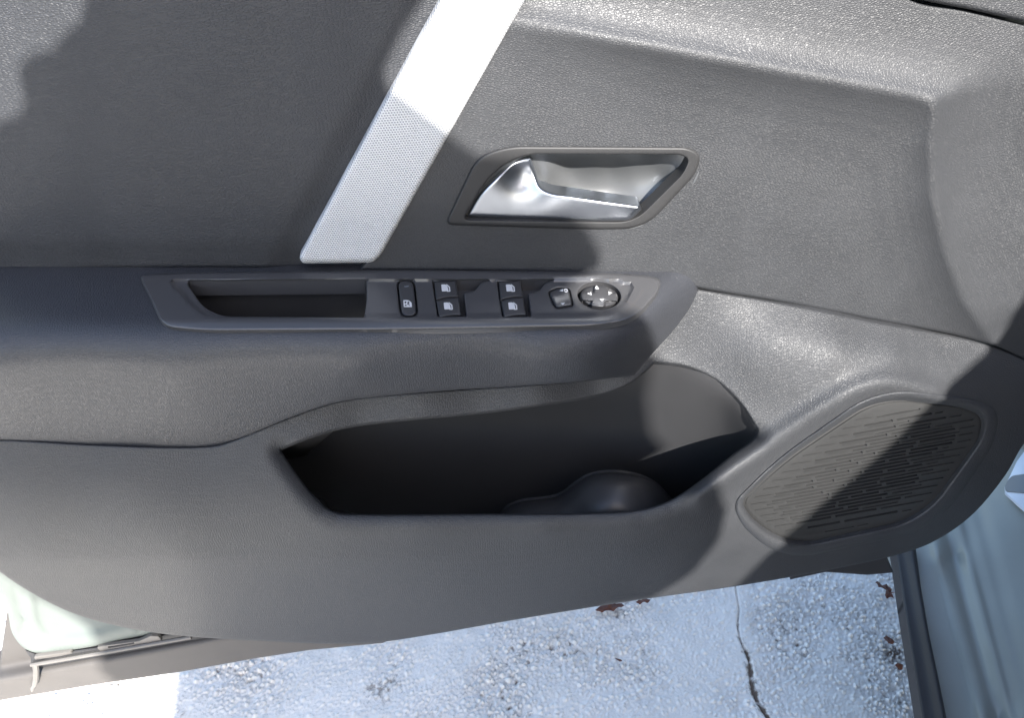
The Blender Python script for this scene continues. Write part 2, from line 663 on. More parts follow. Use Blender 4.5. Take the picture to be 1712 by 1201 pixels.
def d_upper(u, v):
    u, v = A(u), A(v)
    Am = 0.012 * sstep(u, 700, 1150)
    h = 0.016 + Am
    below = v - vridge(u)
    ab = np.maximum(-below, 0)
    dT = h - 0.0165 * (1 - np.exp(-ab / 42)) - 0.00004 * ab + 0.0003 * np.maximum(below, 0)
    q = np.c_[u, v]
    da = seg_dist(q, ARCL, False)
    uarc = np.interp(v, ARC_V, ARC_U)
    ins = np.where(u < uarc, da, -da)
    dd = smin(np.maximum(below, -60), np.maximum(ins, -60) * 1.25, 40)
    dS = 0.016 + Am * np.where(dd > 0, np.exp(-np.maximum(dd, 0) / 55.0), 1 + np.maximum(-dd, 0) / 60)
    out = smin(dT, dS, 0.0060)
    xr = u - uarc
    dR = 0.028 - np.where(xr > 0, 0.021 * (1 - np.exp(-np.maximum(xr, 0) / 70)) * (1 - 0.35 * sstep(v, 250, 500)), 0.0003 * xr)
    out = smin(out, dR, 0.0045)
    low = sstep(v, 500, 620) * sstep(u, 1500, 1700)
    out = out - 0.012 * low
    return out

UP = [(770, 50), (840, -80), (840, -80), (1450, -80), (1450, -80), (1520, -2), (1612, 17), (1712, 41), (1800, 62), (1800, 62),
      (1800, 640), (1800, 640), (1712, 600), (1660, 577), (1450, 533), (1300, 504), (1170, 482), (1110, 470), (1000, 460),
      (620, 452), (600, 452), (600, 452), (640, 400), (700, 200)]
H_OUT = fil([(743, 376, 16), (797, 262, 70), (850, 244, 40), (1150, 246, 20), (1172, 258, 22), (1164, 290, 20), (1078, 382, 50), (1000, 384, 30)], 20, 8)
H_MID = fil([(753, 371, 14), (805, 270, 60), (858, 250, 40), (1145, 252, 16), (1163, 262, 18), (1155, 288, 18), (1072, 376, 40), (1000, 377, 30)], 20, 8)
H_IN = fil([(773, 368, 14), (820, 290, 50), (875, 257, 34), (1138, 258, 12), (1152, 266, 14), (1142, 290, 14), (1060, 371, 30), (1000, 371, 30)], 20, 8)
HOLE_UP = fil([(760, 370, 14), (810, 275, 60), (862, 252, 40), (1143, 254, 16), (1159, 263, 18), (1152, 287, 18), (1069, 374, 40), (1000, 375, 30)], 20, 8)
patch('upper_panel', crv(UP, 6), Pd(d_upper), M['grain_diag'], door, holes=[HOLE_UP], res=5, edge=round_edge(5, .0022, 3), back=(0, .012, 0), hback=(0, .01, 0))

# ---- sill ledge, upper right corner
LEDGE = [(1480, -80), (1480, -80), (1502, -14), (1545, 0), (1620, 15), (1712, 36), (1800, 58), (1800, 58), (1800, -80), (1800, -80)]
patch('sill_ledge', crv(LEDGE, 6), lambda u, v, e: at_depth(u, v, d_upper(u, v) + .005 + e), M['grain'], door, res=9,
      edge=round_edge(11, .004, 4), back=(0, .02, 0))

# ---- armrest
q0, q1, q2 = at_depth([0, 1100, 600], [447, 452, 552], [.014, .014, .090])
an = np.cross(q1 - q0, q2 - q0)
an /= np.linalg.norm(an)
if an[2] < 0:
    an = -an

def arm_plane(u, v, e):
    return at_plane(u, v, q0, an, e)

fr = tps([(-60, 742, .080), (0, 737, .080), (150, 743, .081), (340, 748, .080), (480, 701, .082), (600, 667, .082), (850, 646, .078), (1060, 629, .062),
          (-60, 640, .099), (0, 640, .100), (300, 640, .101), (600, 612, .101), (900, 600, .099), (1000, 596, .094),
          (0, 560, .101), (300, 560, .1025), (600, 560, .103), (900, 560, .100), (1000, 560, .095), (1050, 560, .086),
          (0, 470, .106), (500, 470, .108), (900, 470, .102),
          (1166, 480, .014), (1163, 500, .016), (1130, 546, .024), (1076, 606, .038), (1120, 540, .042), (1085, 575, .062), (1110, 500, .055), (1140, 500, .034),
          (1060, 470, .075), (1120, 458, .040)], 2e-3)

def d_arm(u, v):
    dp = -arm_plane(u, v, 0)[:, 1]
    return smin(dp, fr(u, v), 0.031)

ARM = [(-80, 450), (-80, 450), (0, 447), (120, 442), (300, 439), (500, 439), (800, 441), (1000, 446), (1100, 449), (1140, 454), (1163, 466), (1167, 482), (1160, 502),
       (1132, 545), (1104, 577), (1078, 606), (1060, 628), (1060, 628), (960, 639), (850, 647), (740, 654), (640, 663), (560, 674), (480, 701), (400, 734), (365, 746), (330, 749), (150, 745),
       (0, 737), (-80, 735), (-80, 735)]
BEZ = fil([(231, 459, 14), (330, 455.5, 20), (700, 451, 60), (1010, 456, 60), (1085, 461, 20), (1106, 467, 10), (1101, 488, 20), (1062, 533, 40), (1000, 546, 60),
           (640, 552, 30), (340, 553.5, 50), (272, 547, 40), (255, 508, 40)], 10, 7)
ARMHOLE = fil([(262, 466), (1070, 468), (1040, 525), (980, 535), (320, 545), (285, 525)], 14)
patch('armrest', crv(ARM, 6), Pd(d_arm), M['arm'], door, holes=[ARMHOLE], res=8, edge=round_edge(4, .0014, 3), back=(0, .02, 0), hback=(0, 0, -.004))

# ---- switch panel, tray and switches on the armrest
TRAY = fil([(310, 470, 12), (612, 467, 5), (613, 500, 5), (609, 531, 3), (372, 529.5, 40), (340, 515, 24)], 8, 7)
def well(x0, x1):
    # one well: the switch footprint plus the finger scoop that runs out in an S to the upper right
    k = x1 - x0
    return np.vstack([[(x0, 471.5), (x0 + 62, 468.8), (x0 + 93, 468.6)],
                      crv([(x0 + 93, 468.6), (x0 + 82, 473), (x0 + 70, 486), (x0 + 52, 491)], 5, False),
                      [(x0 + 57, 529.3), (x0 + 9, 530)]])
WELL1, WELL2 = well(723, 772), well(831, 880)
LOCKH = fil([(662.5, 468.5), (693, 468), (699.5, 530), (669.5, 531.5)], 13, 7)
SELH = fil([(915.5, 487.5, 8), (933, 480.5, 8), (952, 482, 6), (959.5, 512, 6), (928, 517.5, 8)], 8)
KC = (1001.5, 494.5)
def ell(cx, cy, a, b, n=40, rot=0.0):
    th = np.arange(n) / n * 2 * math.pi
    x, y = a * np.cos(th), b * np.sin(th)
    c, s = math.cos(rot), math.sin(rot)
    return np.c_[cx + x * c - y * s, cy + x * s + y * c]
KNOBH = ell(KC[0], KC[1], 36.2, 22.6, rot=0.09)

def bez_e(u, v):
    # raised flange round a slightly sunk deck
    q = np.c_[A(u), A(v)]
    deck = fil([(278, 467), (1010, 464), (1066, 474, 20), (1040, 520, 30), (985, 530, 20), (340, 533, 30)], 14)
    ins = np.where(inside(q, deck), seg_dist(q, deck), 0)
    return 0.0036 - 0.0026 * sstep(ins, 0, 5) - 0.0024 * sstep(v, 534, 554)

sp = patch('switch_panel', BEZ, lambda u, v, e: arm_plane(u, v, bez_e(u, v) + e), M['smooth'], door,
           holes=[TRAY, WELL1, WELL2, LOCKH, SELH, KNOBH], res=5, edge=round_edge(4.5, .0020, 3), hedge=round_edge(2.6, .0010, 3),
           back=tuple(-an * .0045), hback=tuple(-an * .014))
patch('tray', fil([(290, 455), (640, 452), (640, 560), (300, 560)], 3), lambda u, v, e: arm_plane(u, v, e - .062), M['pocket'], sp, res=20, back=None)
# tray walls
def wall_from(name, loop, P, dirv, m, parent):
    l = resample(A(loop), 6)
    p = P(l[:, 0], l[:, 1], 0)
    vs = list(p) + list(p + A(dirv))
    k = len(l)
    fs = [(i, (i + 1) % k, k + (i + 1) % k, k + i) for i in range(k)]
    return link(name, vs, fs, m, parent)
wall_from('tray_wall', TRAY, lambda u, v, e: arm_plane(u, v, -.003 + 0 * A(u)), tuple(-an * .060), M['pocket'], sp)
patch('switch_well', fil([(640, 455), (1060, 455), (1050, 545), (650, 545)], 3), lambda u, v, e: arm_plane(u, v, e - .0095), M['switch'], sp, res=20, back=None)

def cap(name, loop, e_fn, m, parent, edge=round_edge(3, .0012, 3), res=3.0, depth=.008):
    return patch(name, loop, lambda u, v, e: arm_plane(u, v, e_fn(A(u), A(v)) + e), m, parent, res=res, edge=edge, back=tuple(-an * depth), angle=50)

def print_on(name, loop, e_fn, parent, holes=()):
    return patch(name, loop, lambda u, v, e: arm_plane(u, v, e_fn(A(u), A(v)) + 0.00035 + e), M['white'], parent, holes=list(holes), res=2.0, back=tuple(-an * .0003), hback=tuple(-an * .0003))

# child lock button
e_lock = lambda u, v: 0.0022 - 0.0009 * sstep(abs(v - 500), 4, 30) * 0 + 0 * u
lockb = cap('lock_button', fil([(665.5, 470.5), (690.5, 470), (696.5, 528), (672, 529)], 11, 7), e_lock, M['switch'], door)
def win_icon(name, parent, x, y, s, e_fn, child=False):
    T = lambda pts: np.array([(x + a * s, y + b * s) for a, b in pts])
    if child:
        print_on(name, T(fil([(-7.2, -5.6, 1), (1.5, -5.6, 3), (6.6, -1.5, 2), (7.2, 5.6, 1), (-6.6, 5.6, 1)], 1)), e_fn, parent,
                 holes=[T([(-5.4, -4.0), (-2.2, -4.0), (-2.2, -1.0), (-3.6, 0), (-5.2, 0)]), T([(-5.0, 1.6), (-3.6, 1.0), (-1.6, 2.6), (-1.6, 4.2), (-5.0, 4.2)]),
                        T([(-.6, -2.6), (1.0, -4.2), (2.2, -3.4), (3.8, -1.0), (2.0, -.6), (3.8, 3.2), (2.4, 4.0), (.4, .8), (-1.2, 3.6), (-1.6, 1.6), (-.4, -.2)])])
    else:
        print_on(name, T(fil([(-7.4, -5.6, 1.4), (-.2, -5.9, 2), (3.4, -2.0, 2), (4.6, 5.0, .6), (-6.0, 5.6, 1.2)], 1)), e_fn, parent)
        print_on(name, T([(.9, -6.1), (2.4, -5.8), (7.2, -1.6), (8.0, 5.6), (6.3, 6.0), (2.2, 6.1), (2.2, 5.4), (6.0, 4.9), (5.4, -1.2), (1.2, -5.0)]), e_fn, parent)
win_icon('symbol', lockb, 681.6, 507.5, 1.0, e_lock, True)
print_on('symbol', np.array([(675.5, 478.6), (683.5, 477.6), (683.4, 478.4), (679.5, 479.8), (675.6, 479.2)]), e_lock, lockb).data.materials[0] = M['labelgrey']
lockb['label'] = 'tall rounded button with a crossed window symbol'

def switch(x0, top, name='window_switch'):
    # curved rocker cap: its front lip stands proud
    if top:
        loop = np.vstack([[(x0 + 3, 471.5), (x0 + 39, 469.5), (x0 + 43.5, 496.0)], crv([(x0 + 43.5, 496.0), (x0 + 24, 496.8), (x0 + 6, 501.6)], 4, False)])
        v0, v1 = 470, 500
    else:
        loop = np.vstack([crv([(x0 + 6.6, 503.3), (x0 + 24, 498.6), (x0 + 43.8, 497.8)], 4, False), [(x0 + 48.2, 527)], crv([(x0 + 48.2, 527), (x0 + 30, 527.5), (x0 + 12, 531)], 4, False)])
        v0, v1 = 500, 530
    def ef(u, v):
        t = np.clip((v - v0) / (v1 - v0), 0, 1)
        return 0.0012 + 0.0016 * t + 0.0012 * np.sin(np.clip((u - x0) / 46, 0, 1) * math.pi)
    c = cap(name, loop, ef, M['switch'], door, edge=round_edge(2.4, .0012, 3), res=2.5, depth=.010)
    if top:
        win_icon('symbol', c, x0 + 22, 481.3, 1.0, ef)
    else:
        win_icon('symbol', c, x0 + 26, 511.5, 1.0, ef)
    return c
for x0 in (723, 831):
    switch(x0, True)
    switch(x0, False)

# mirror selector: little rocker with a ramp
def e_sel(u, v):
    return 0.0018 + 0.0012 * sstep(494 + (948 - u) * 0.35 - v, -12, 10)
selb = cap('mirror_selector', fil([(918, 489, 6), (934, 482.3, 6), (950.5, 483.8, 4), (957, 510.5, 4), (930, 515, 6)], 6), e_sel, M['switch'], door)
print_on('symbol', np.array([(935.5, 485.8), (941.3, 483.2), (941.5, 487.2)]), e_sel, selb)
print_on('symbol', fil([(942.6, 482.8), (947.5, 482.6), (949.3, 485), (949.0, 488.3), (944.0, 488.6)], 1.5), e_sel, selb,
         holes=[fil([(944.2, 484.1), (946.8, 484.0), (947.8, 485.5), (947.6, 487.0), (944.9, 487.2)], .8)])
print_on('symbol', np.array([(937.5, 507.0), (944.6, 506.0), (941.2, 509.6)]), e_sel, selb)

# mirror joystick: round knob with a raised cross
KL = ell(KC[0] + .5, KC[1] + 1.2, 31.5, 18.5, rot=0.09)
def cross_d(u, v):
    x, y = (u - KC[0] - 1) / 31.5, (v - KC[1] - 2) / 18.5
    x, y = x + 0.12 * y, y - 0.05 * x
    return np.minimum(np.abs(x), np.abs(y)) 
def e_knob(u, v):
    r = np.sqrt(((u - KC[0]) / 31.5) ** 2 + ((v - KC[1]) / 18.5) ** 2)
    return 0.0014 + 0.0028 * sstep(-cross_d(u, v), -0.40, -0.32) - 0.0012 * r ** 2
knob = cap('mirror_knob', KL, e_knob, M['switch'], door, edge=round_edge(5, .0022, 4), res=1.8, depth=.012)
knob['label'] = 'round four-way mirror control with raised cross'
e_kp = lambda u, v: e_knob(u, v) + 0.0002
for tri in ([(993.5, 483.0), (1001.5, 482.6), (997.4, 477.2)], [(982, 490.6), (988.6, 487.6), (989, 493.2)],
            [(1017, 487.2), (1017.6, 492.8), (1023.6, 489.4)], [(1003, 500.0), (1010, 499.6), (1006.5, 503.4)]):
    print_on('arrow_symbol', np.array(tri, float), e_kp, knob)

# fine scratches beside the mirror control
for q in ([(1040, 500), (1057, 509), (1072, 517)], [(1046, 522), (1058, 510), (1068, 496), (1076, 484)]):
    l = crv(q, 5, False)
    n_ = np.c_[-(np.gradient(l[:, 1])), np.gradient(l[:, 0])]
    n_ /= np.linalg.norm(n_, axis=1)[:, None]
    lo_ = np.vstack([l + n_ * .45, (l - n_ * .45)[::-1]])
    patch('scratch', lo_, lambda u, v, e: arm_plane(u, v, bez_e(u, v) + .00012), M['clad'], sp, res=2, back=None)

# ---- interior handle
hb = patch('handle_bezel', H_OUT, lambda u, v, e: at_depth(u, v, d_upper(u, v) + 0.003 + e), M['bezel'], door, holes=[H_IN], res=5,
           edge=round_edge(5, .0026, 4), hedge=round_edge(3, .0012, 3), back=(0, .006, 0), hback=(0, .012, 0))
cup = tps([(770, 370, .012), (850, 268, .010), (1150, 262, .010), (1000, 256, .000), (1080, 258, .000), (1060, 372, .013), (1140, 292, .010), (900, 372, .012),
           (880, 290, .000), (915, 285, .000), (945, 285, -.013), (950, 320, -.012), (1020, 285, -.014), (1060, 310, -.010), (1000, 340, -.008), (1100, 290, -.006),
           (1050, 345, -.002), (930, 262, -.002), (1110, 330, .004)])
patch('handle_cup', fil([(755, 380), (800, 250), (1170, 250), (1170, 300), (1070, 384)], 30, 7), lambda u, v, e: at_depth(u, v, cup(u, v) + e), M['silver'], hb, res=5, back=(0, .003, 0))
def lev(u, v):
    u, v = A(u), A(v)
    return (0.0165 + 0.0080 * sstep(u, 850, 1060) - 0.000075 * (v - 345) * sstep(u, 800, 960)
            - 0.0125 * np.exp(-(((u - 884) / 44) ** 2 + ((v - 282) / 40) ** 2)))
LEV = fil([(777, 363, 12), (800, 322, 20), (853, 271, 16), (874, 263.5, 10), (888, 262, 3), (893, 280, 14), (903, 312, 12), (922, 321.5, 10), (1000, 333, 10), (1070, 342.5, 5), (1073, 350, 5), (1052, 369.5, 8), (1000, 371, 20), (860, 367, 20)], 8, 7)
patch('handle_lever', LEV, lambda u, v, e: at_depth(u, v, lev(u, v) + e), M['chrome'], door, res=3, edge=round_edge(8, .006, 7), back=(0, .012, 0), angle=60)

# ---- lower panel with the map pocket and the speaker hole
low = tps([
    (1165, 482, .014), (1300, 505, .0145), (1450, 535, .0145), (1560, 556, .014), (1660, 577, .013), (1740, 602, .008), (1840, 640, -.002),
    (1210, 540, .027), (1300, 566, .044), (1400, 580, .051), (1490, 592, .051), (1580, 622, .045), (1660, 650, .035), (1740, 690, .022),
    (1250, 610, .050), (1350, 620, .058), (1450, 625, .060), (1540, 640, .056),
    (1120, 590, .028), (1160, 605, .036),
    (1200, 635, .045), (1240, 675, .058), (1267, 718, .072), (1230, 762, .086),
    (1190, 805, .098), (1120, 845, .106),
    (1060, 868, .110), (900, 872, .111), (700, 872, .111), (560, 868, .108), (500, 815, .099), (466, 755, .086),
    (560, 690, .069), (700, 672, .066), (900, 655, .062), (1040, 638, .052), (600, 712, .065), (800, 690, .060), (1000, 660, .048), (480, 722, .078),
    (-60, 736, .081), (0, 740, .081), (150, 748, .083), (340, 752, .082), (0, 800, .091), (200, 800, .096), (400, 810, .097),
    (-60, 930, .088), (60, 930, .096), (300, 932, .1045), (600, 935, .1065), (900, 935, .1065), (1050, 925, .105), (1180, 900, .097),
    (-60, 960, .083), (60, 990, .079), (240, 1058, .070), (450, 1070, .070), (630, 1075, .072), (1060, 1003, .074), (1230, 980, .071), (1490, 930, .052), (1560, 905, .047),
    (1640, 840, .037), (1712, 745, .024), (1800, 600, 0.0),
    (1235, 840, .087), (1290, 925, .080), (1480, 903, .062), (1600, 815, .050), (1665, 700, .040), (1560, 650, .054)], 2.5e-3)

LIPC = A([(1262, 731), (1225, 760), (1165, 808), (1118, 838), (1070, 853), (1000, 858), (800, 859.5), (600, 860), (565, 858), (543, 848), (518, 822), (490, 785), (472, 757)])
RIDGE2 = crv([(1560, 655), (1490, 640), (1440, 650), (1380, 682), (1300, 735), (1230, 785), (1170, 830)], 6, False)
SPK = fil([(1224, 842, 24), (1300, 766, 120), (1440, 668, 70), (1500, 652, 40), (1618, 664, 30), (1672, 684, 30), (1664, 740, 70), (1590, 850, 80), (1532, 892, 60), (1340, 933, 40), (1285, 920, 40), (1240, 880, 30)], 20, 9)
SPK_IN = fil([(1238, 838, 20), (1310, 770, 120), (1447, 678, 70), (1500, 666, 40), (1610, 679, 30), (1647, 695, 30), (1640, 735, 70), (1562, 843, 80), (1512, 876, 60), (1345, 912, 40), (1295, 900, 40), (1254, 868, 30)], 20, 9)

def d_low(u, v):
    d = low(u, v)
    q = np.c_[A(u), A(v)]
    dr = seg_dist(q, RIDGE2, False)
    d = d + 0.0075 * np.exp(-(dr / 20.0) ** 2)
    # the pocket's front lip rolls inwards
    dl = seg_dist(q, LIPC, False)
    d = d - 0.0085 * np.maximum(0, 1 - dl / 34.0) ** 2
    # fold line along the lower left: under it the panel turns to the ground
    d = d - 0.00011 * np.maximum(0, A(v) - 935) * (1 - sstep(u, 500, 1000))
    return d

LOW = [(-80, 738), (-80, 738), (0, 736), (150, 744), (330, 748), (365, 745), (400, 733), (480, 700), (560, 673), (640, 662), (850, 646), (1000, 632), (1050, 622),
       (1078, 600), (1132, 540), (1158, 498), (1166, 484), (1166, 484), (1300, 506), (1450, 536), (1660, 579), (1712, 602), (1800, 640), (1800, 640),
       (1800, 650), (1760, 690), (1712, 742), (1680, 796), (1620, 866), (1555, 909), (1490, 931), (1430, 945), (1230, 981), (1060, 1005), (850, 1039), (720, 1062), (630, 1075),
       (540, 1077), (450, 1073), (340, 1067), (240, 1056), (130, 1029), (60, 996), (0, 957), (-80, 890), (-80, 890)]
POCK = np.vstack([crv([(468, 752), (468, 752), (500, 738), (540, 724), (600, 711), (690, 701), (800, 691), (920, 675), (1000, 661), (1050, 643), (1078, 622), (1095, 606), (1095, 606)], 4, False),
                  crv([(1095, 606), (1095, 606), (1140, 611), (1195, 634), (1238, 674), (1262, 710), (1267, 720), (1262, 731), (1225, 760), (1165, 808), (1118, 838), (1070, 853), (1000, 858),
                       (800, 859.5), (600, 860), (565, 858), (543, 848), (518, 822), (490, 785), (468, 752)], 4, False)[1:-1]])
patch('lower_panel', crv(LOW, 6), Pd(d_low), M['grain'], door, holes=[POCK, SPK_IN], res=5, edge=round_edge(4, .0016, 3), hedge=round_edge(4, .0016, 3),
      back=(0, .014, 0), hback=(0, .0015, -.003))

# ---- map pocket: back wall, floor step, closed sides
bw = tps([(1267, 718, .0640), (1238, 674, .0565), (1200, 636, .0450), (1140, 611, .0315), (1095, 606, .018), (1040, 640, .004), (900, 680, -.010), (500, 720, -.016), (400, 760, -.016), (800, 800, -.014),
          (1150, 720, .022), (1215, 700, .042), (1240, 760, .040), (1200, 860, .014), (1000, 800, -.010), (600, 860, -.016), (1000, 900, -.004), (1330, 720, .066), (1290, 640, .052)])
mp = patch('map_pocket', fil([(380, 690), (560, 660), (1060, 600), (1100, 598), (1145, 603, 40), (1205, 630, 40), (1245, 672, 40), (1275, 716, 10), (1250, 800), (1150, 960), (400, 960)], 10),
           lambda u, v, e: at_depth(u, v, bw(u, v) + e), M['pocket'], door, res=9, back=(0, .003, 0))
LIPU = A([1267, 1262, 1225, 1165, 1118, 1070, 1000, 800, 600, 565, 543, 518, 490, 468])
LIPV = A([720, 731, 760, 808, 838, 853, 858, 859.5, 860, 858, 848, 822, 785, 752])
# liner behind the lip, dropping to the pocket floor, and the floor itself
lp = at_depth(LIPU, LIPV, d_low(LIPU, LIPV) - .010)
vs, fs = [], []
for p in lp:
    vs += [p + A((0, .0, -.002)), p + A((0, .004, -.05)), p + A((0, .03, -.085)), A((p[0] * .99, .01, p[2] - .17))]
for i in range(len(lp) - 1):
    for k in range(3):
        a = i * 4 + k
        fs.append((a, a + 1, a + 5, a + 4))
link('pocket_liner', vs, fs, M['pocket'], mp)
# closed left end of the pocket
eu, ev = A([600, 565, 543, 518, 490, 468, 500, 560]), A([860, 858, 848, 822, 785, 752, 738, 719])
ep = at_depth(eu, ev, d_low(eu, ev) - .006)
k = len(ep)
link('pocket_end', list(ep) + [A((p[0] * 1.36 - .025, .034, p[2] - .15)) for p in ep], [(i, i + 1, k + i + 1, k + i) for i in range(k - 1)], M['pocket'], mp)
# cup-holder step moulded in the floor
stp = tps([(845, 856, .044), (872, 842, .046), (930, 832, .048), (975, 806, .050), (1010, 794, .051), (1060, 797, .051), (1105, 822, .050), (1140, 850, .047),
           (1000, 862, .086), (900, 880, .074), (1100, 868, .082), (1000, 920, .090)])
patch('cup_step', np.vstack([crv([(835, 862), (846, 850), (872, 839), (912, 834), (936, 828), (958, 812), (982, 797), (1015, 790), (1055, 793), (1092, 806), (1116, 828), (1132, 850), (1150, 900)], 6, False), [(1150, 930), (830, 930)]]),
      lambda u, v, e: at_depth(u, v, stp(u, v) + e), M['pocket'], mp, res=4, edge=round_edge(24, .016, 9), back=(0, .003, 0))

# ---- speaker grille with real slots
def d_gr(u, v):
    return low(u, v) - 0.0035 - 0.0006
c_, s_ = math.cos(-0.18), math.sin(-0.18)
OR = A((1440, 790))
slots, shallow, ribs = [], [], []
inn = SPK_IN
cenx = (1440, 790)
def to_px(x, y):
    return OR + A((x * c_ - y * s_, x * s_ + y * c_))
edge_poly = resample(SPK_IN, 6)
ri = random.Random(3)
for k in range(-21, 22):
    y = k * 5.4
    xs = np.arange(-260, 260, 2.0)
    pq = np.array([to_px(x, y) for x in xs])
    ok = inside(pq, edge_poly)
    dist = seg_dist(pq, edge_poly)
    # thin out to the rim: odd rows start further in
    need = 13 + (k % 2) * 22
    ok &= dist > need
    run = xs[ok]
    if len(run) < 8:
        continue
    x, x1 = run[0], run[-1]
    first = True
    while x < x1 - 10:
        L = (ri.uniform(26, 34) if first else ri.uniform(48, 95))
        xe = min(x + L, x1)
        if xe > x1 - 12:
            xe = x1
        hh = 1.1 if first else 1.75
        loop = np.array([to_px(*p) for p in ((x, y - hh * .6), (x + 1.2, y - hh), (xe - 1.2, y - hh), (xe, y - hh * .6), (xe, y + hh * .6), (xe - 1.2, y + hh), (x + 1.2, y + hh), (x, y + hh * .6))])
        mid = to_px((x + xe) / 2, y)[None]
        (ribs if first else shallow if (xe > x1 - 3 or seg_dist(mid, edge_poly)[0] < 20) else slots).append(loop)
        x = xe + ri.uniform(3.5, 7)
        first = False
sg = patch('speaker_grille', SPK_IN, lambda u, v, e: at_depth(u, v, d_gr(u, v) + e), M['grille'], door, holes=slots + shallow, res=9,
           edge=[(0, .0015), (3, .0012), (5, .0002), (8, 0)], back=(0, .004, 0), hback=(0, .0025, 0))
patch('grille_backing', SPK_IN, lambda u, v, e: at_depth(u, v, d_gr(u, v) - .0045 + e), M['black'], sg, res=14, back=(0, .002, 0))
vs, fs = [], []
for l in shallow:
    p = at_depth(l[:, 0], l[:, 1], d_gr(l[:, 0], l[:, 1]) - .0012)
    fs.append(tuple(range(len(vs), len(vs) + len(l))))
    vs += list(p)
link('slot_bottom', vs, fs, M['grille'], sg)
vs, fs = [], []
for l in ribs:
    l = l.mean(0) + (l - l.mean(0)) * A((1, .8))
    k, n0 = len(l), len(vs)
    dd = d_gr(l[:, 0], l[:, 1])
    vs += list(at_depth(l[:, 0], l[:, 1], dd - .0004)) + list(at_depth(l[:, 0], l[:, 1], dd + .0007))
    fs += [(n0 + i, n0 + (i + 1) % k, n0 + k + (i + 1) % k, n0 + k + i) for i in range(k)] + [tuple(n0 + k + i for i in range(k))]
link('grille_rib', vs, fs, M['grille'], sg, False)['kind'] = 'stuff'
# surround ring standing round the grille
patch('speaker_surround', SPK, lambda u, v, e: at_depth(u, v, d_low(u, v) + .0036 + e), M['grain'], door, holes=[SPK_IN], res=4,
      edge=[(0, .0040), (1.5, .0022), (4, .0008), (8, 0)], hedge=[(0, .005), (2, .003), (5, .001), (9, .0)], back=(0, .004, 0), hback=(0, .006, 0))

# ---- door shell, seals and cladding along the bottom
sh = tps([(-40, 900, .052), (12, 1021, .044), (40, 1084, .046), (61, 1093, .047), (158, 1081, .050), (213, 1056, .046), (100, 1060, .040), (60, 1000, .038), (300, 1000, .042), (420, 1072, .045)])
def d_sh(u, v):
    g1 = crv([(24, 985), (36, 1030), (42, 1046), (36, 1056)], 6, False)
    g2 = crv([(50, 1005), (60, 1050), (85, 1072), (130, 1070), (220, 1052)], 6, False)
    q = np.c_[A(u), A(v)]
    return sh(u, v) - .0014 * np.exp(-(seg_dist(q, g1, False) / 4) ** 2) + .0025 * (1 - sstep(seg_dist(q, g2, False), 2, 14))
SHELL = crv([(-90, 850), (-90, 850), (-30, 950), (-6, 985), (12, 1021), (20, 1058), (32, 1077), (48, 1089), (64, 1093), (100, 1090), (158, 1081), (210, 1069), (320, 1056), (420, 1078), (420, 1078), (420, 900), (420, 900)], 5)
ds = patch('door_shell', SHELL, Pd(d_sh), M['paint'], door, res=6, edge=round_edge(7, .005, 4), back=(0, .03, 0))
CLAD = np.array([(14, 1010), (-2, 1120), (-60, 1152), (-60, 1181), (0, 1172), (149, 1147), (298, 1125), (425, 1102), (516, 1088), (640, 1076), (700, 1050), (300, 1030), (60, 1010)], float)
def cl(u, v):
    x = A(v) - (1141 - .187 * A(u))
    return .030 + .019 * sstep(x, -30, 3) - .00016 * np.maximum(x, 0)
patch('lower_cladding', fil([tuple(q) for q in CLAD], 3), Pd(cl), M['clad'], door, res=2.5, edge=round_edge(4, .002, 3), back=(0, .03, 0))
SEAL = np.array([(41, 1086), (64, 1095), (158, 1083), (212, 1071), (340, 1050), (420, 1060), (420, 1074), (319, 1074), (180, 1098), (60, 1119), (52, 1110), (52, 1102)], float)
patch('door_seal', fil([tuple(q) for q in SEAL], 2), Pc(.044), M['rubber'], door, res=6, edge=round_edge(4, .003, 3), back=(0, .02, 0))
pts = at_depth([52, 120, 200, 320], [1112.5, 1101, 1087, 1066], [.051] * 4)
tube('seal_lip', pts, .0024, M['bar'], door)
CLIP = fil([(161, 1083, 5), (170, 1080, 3), (232, 1072), (252, 1063), (266, 1064), (272, 1072), (225, 1081), (170, 1092, 6)], 3)
patch('drain_clip', CLIP, Pc(.050), M['bar'], door, holes=[fil([(180, 1082), (224, 1075), (225, 1077.5), (181, 1084.8)], .8)], res=4, edge=round_edge(2.5, .001, 2), back=(0, .003, 0), hback=(0, .003, 0))
patch('seal_pad', fil([(57, 1098), (118, 1089.5), (122, 1093), (100, 1098), (58, 1104)], 3), Pc(.0475), M['bar'], door, res=4, edge=round_edge(2.5, .001, 2), back=(0, .003, 0))
hk = at_depth([59, 60.5, 60, 57.5, 54.5, 53.5], [1112, 1122, 1136, 1146, 1150, 1157], [.050, .054, .056, .054, .053, .050])
tube('seal_hook', hk, [.0034, .0034, .0032, .0028, .0024, .0010], M['bar'], door)
patch('rubber_flap', fil([(1330, 950), (1480, 925), (1494, 958), (1450, 962), (1380, 957), (1320, 970)], 3), Pc(.030), M['rubber'], door, res=8, edge=round_edge(4, .002, 3), back=(0, .01, 0))

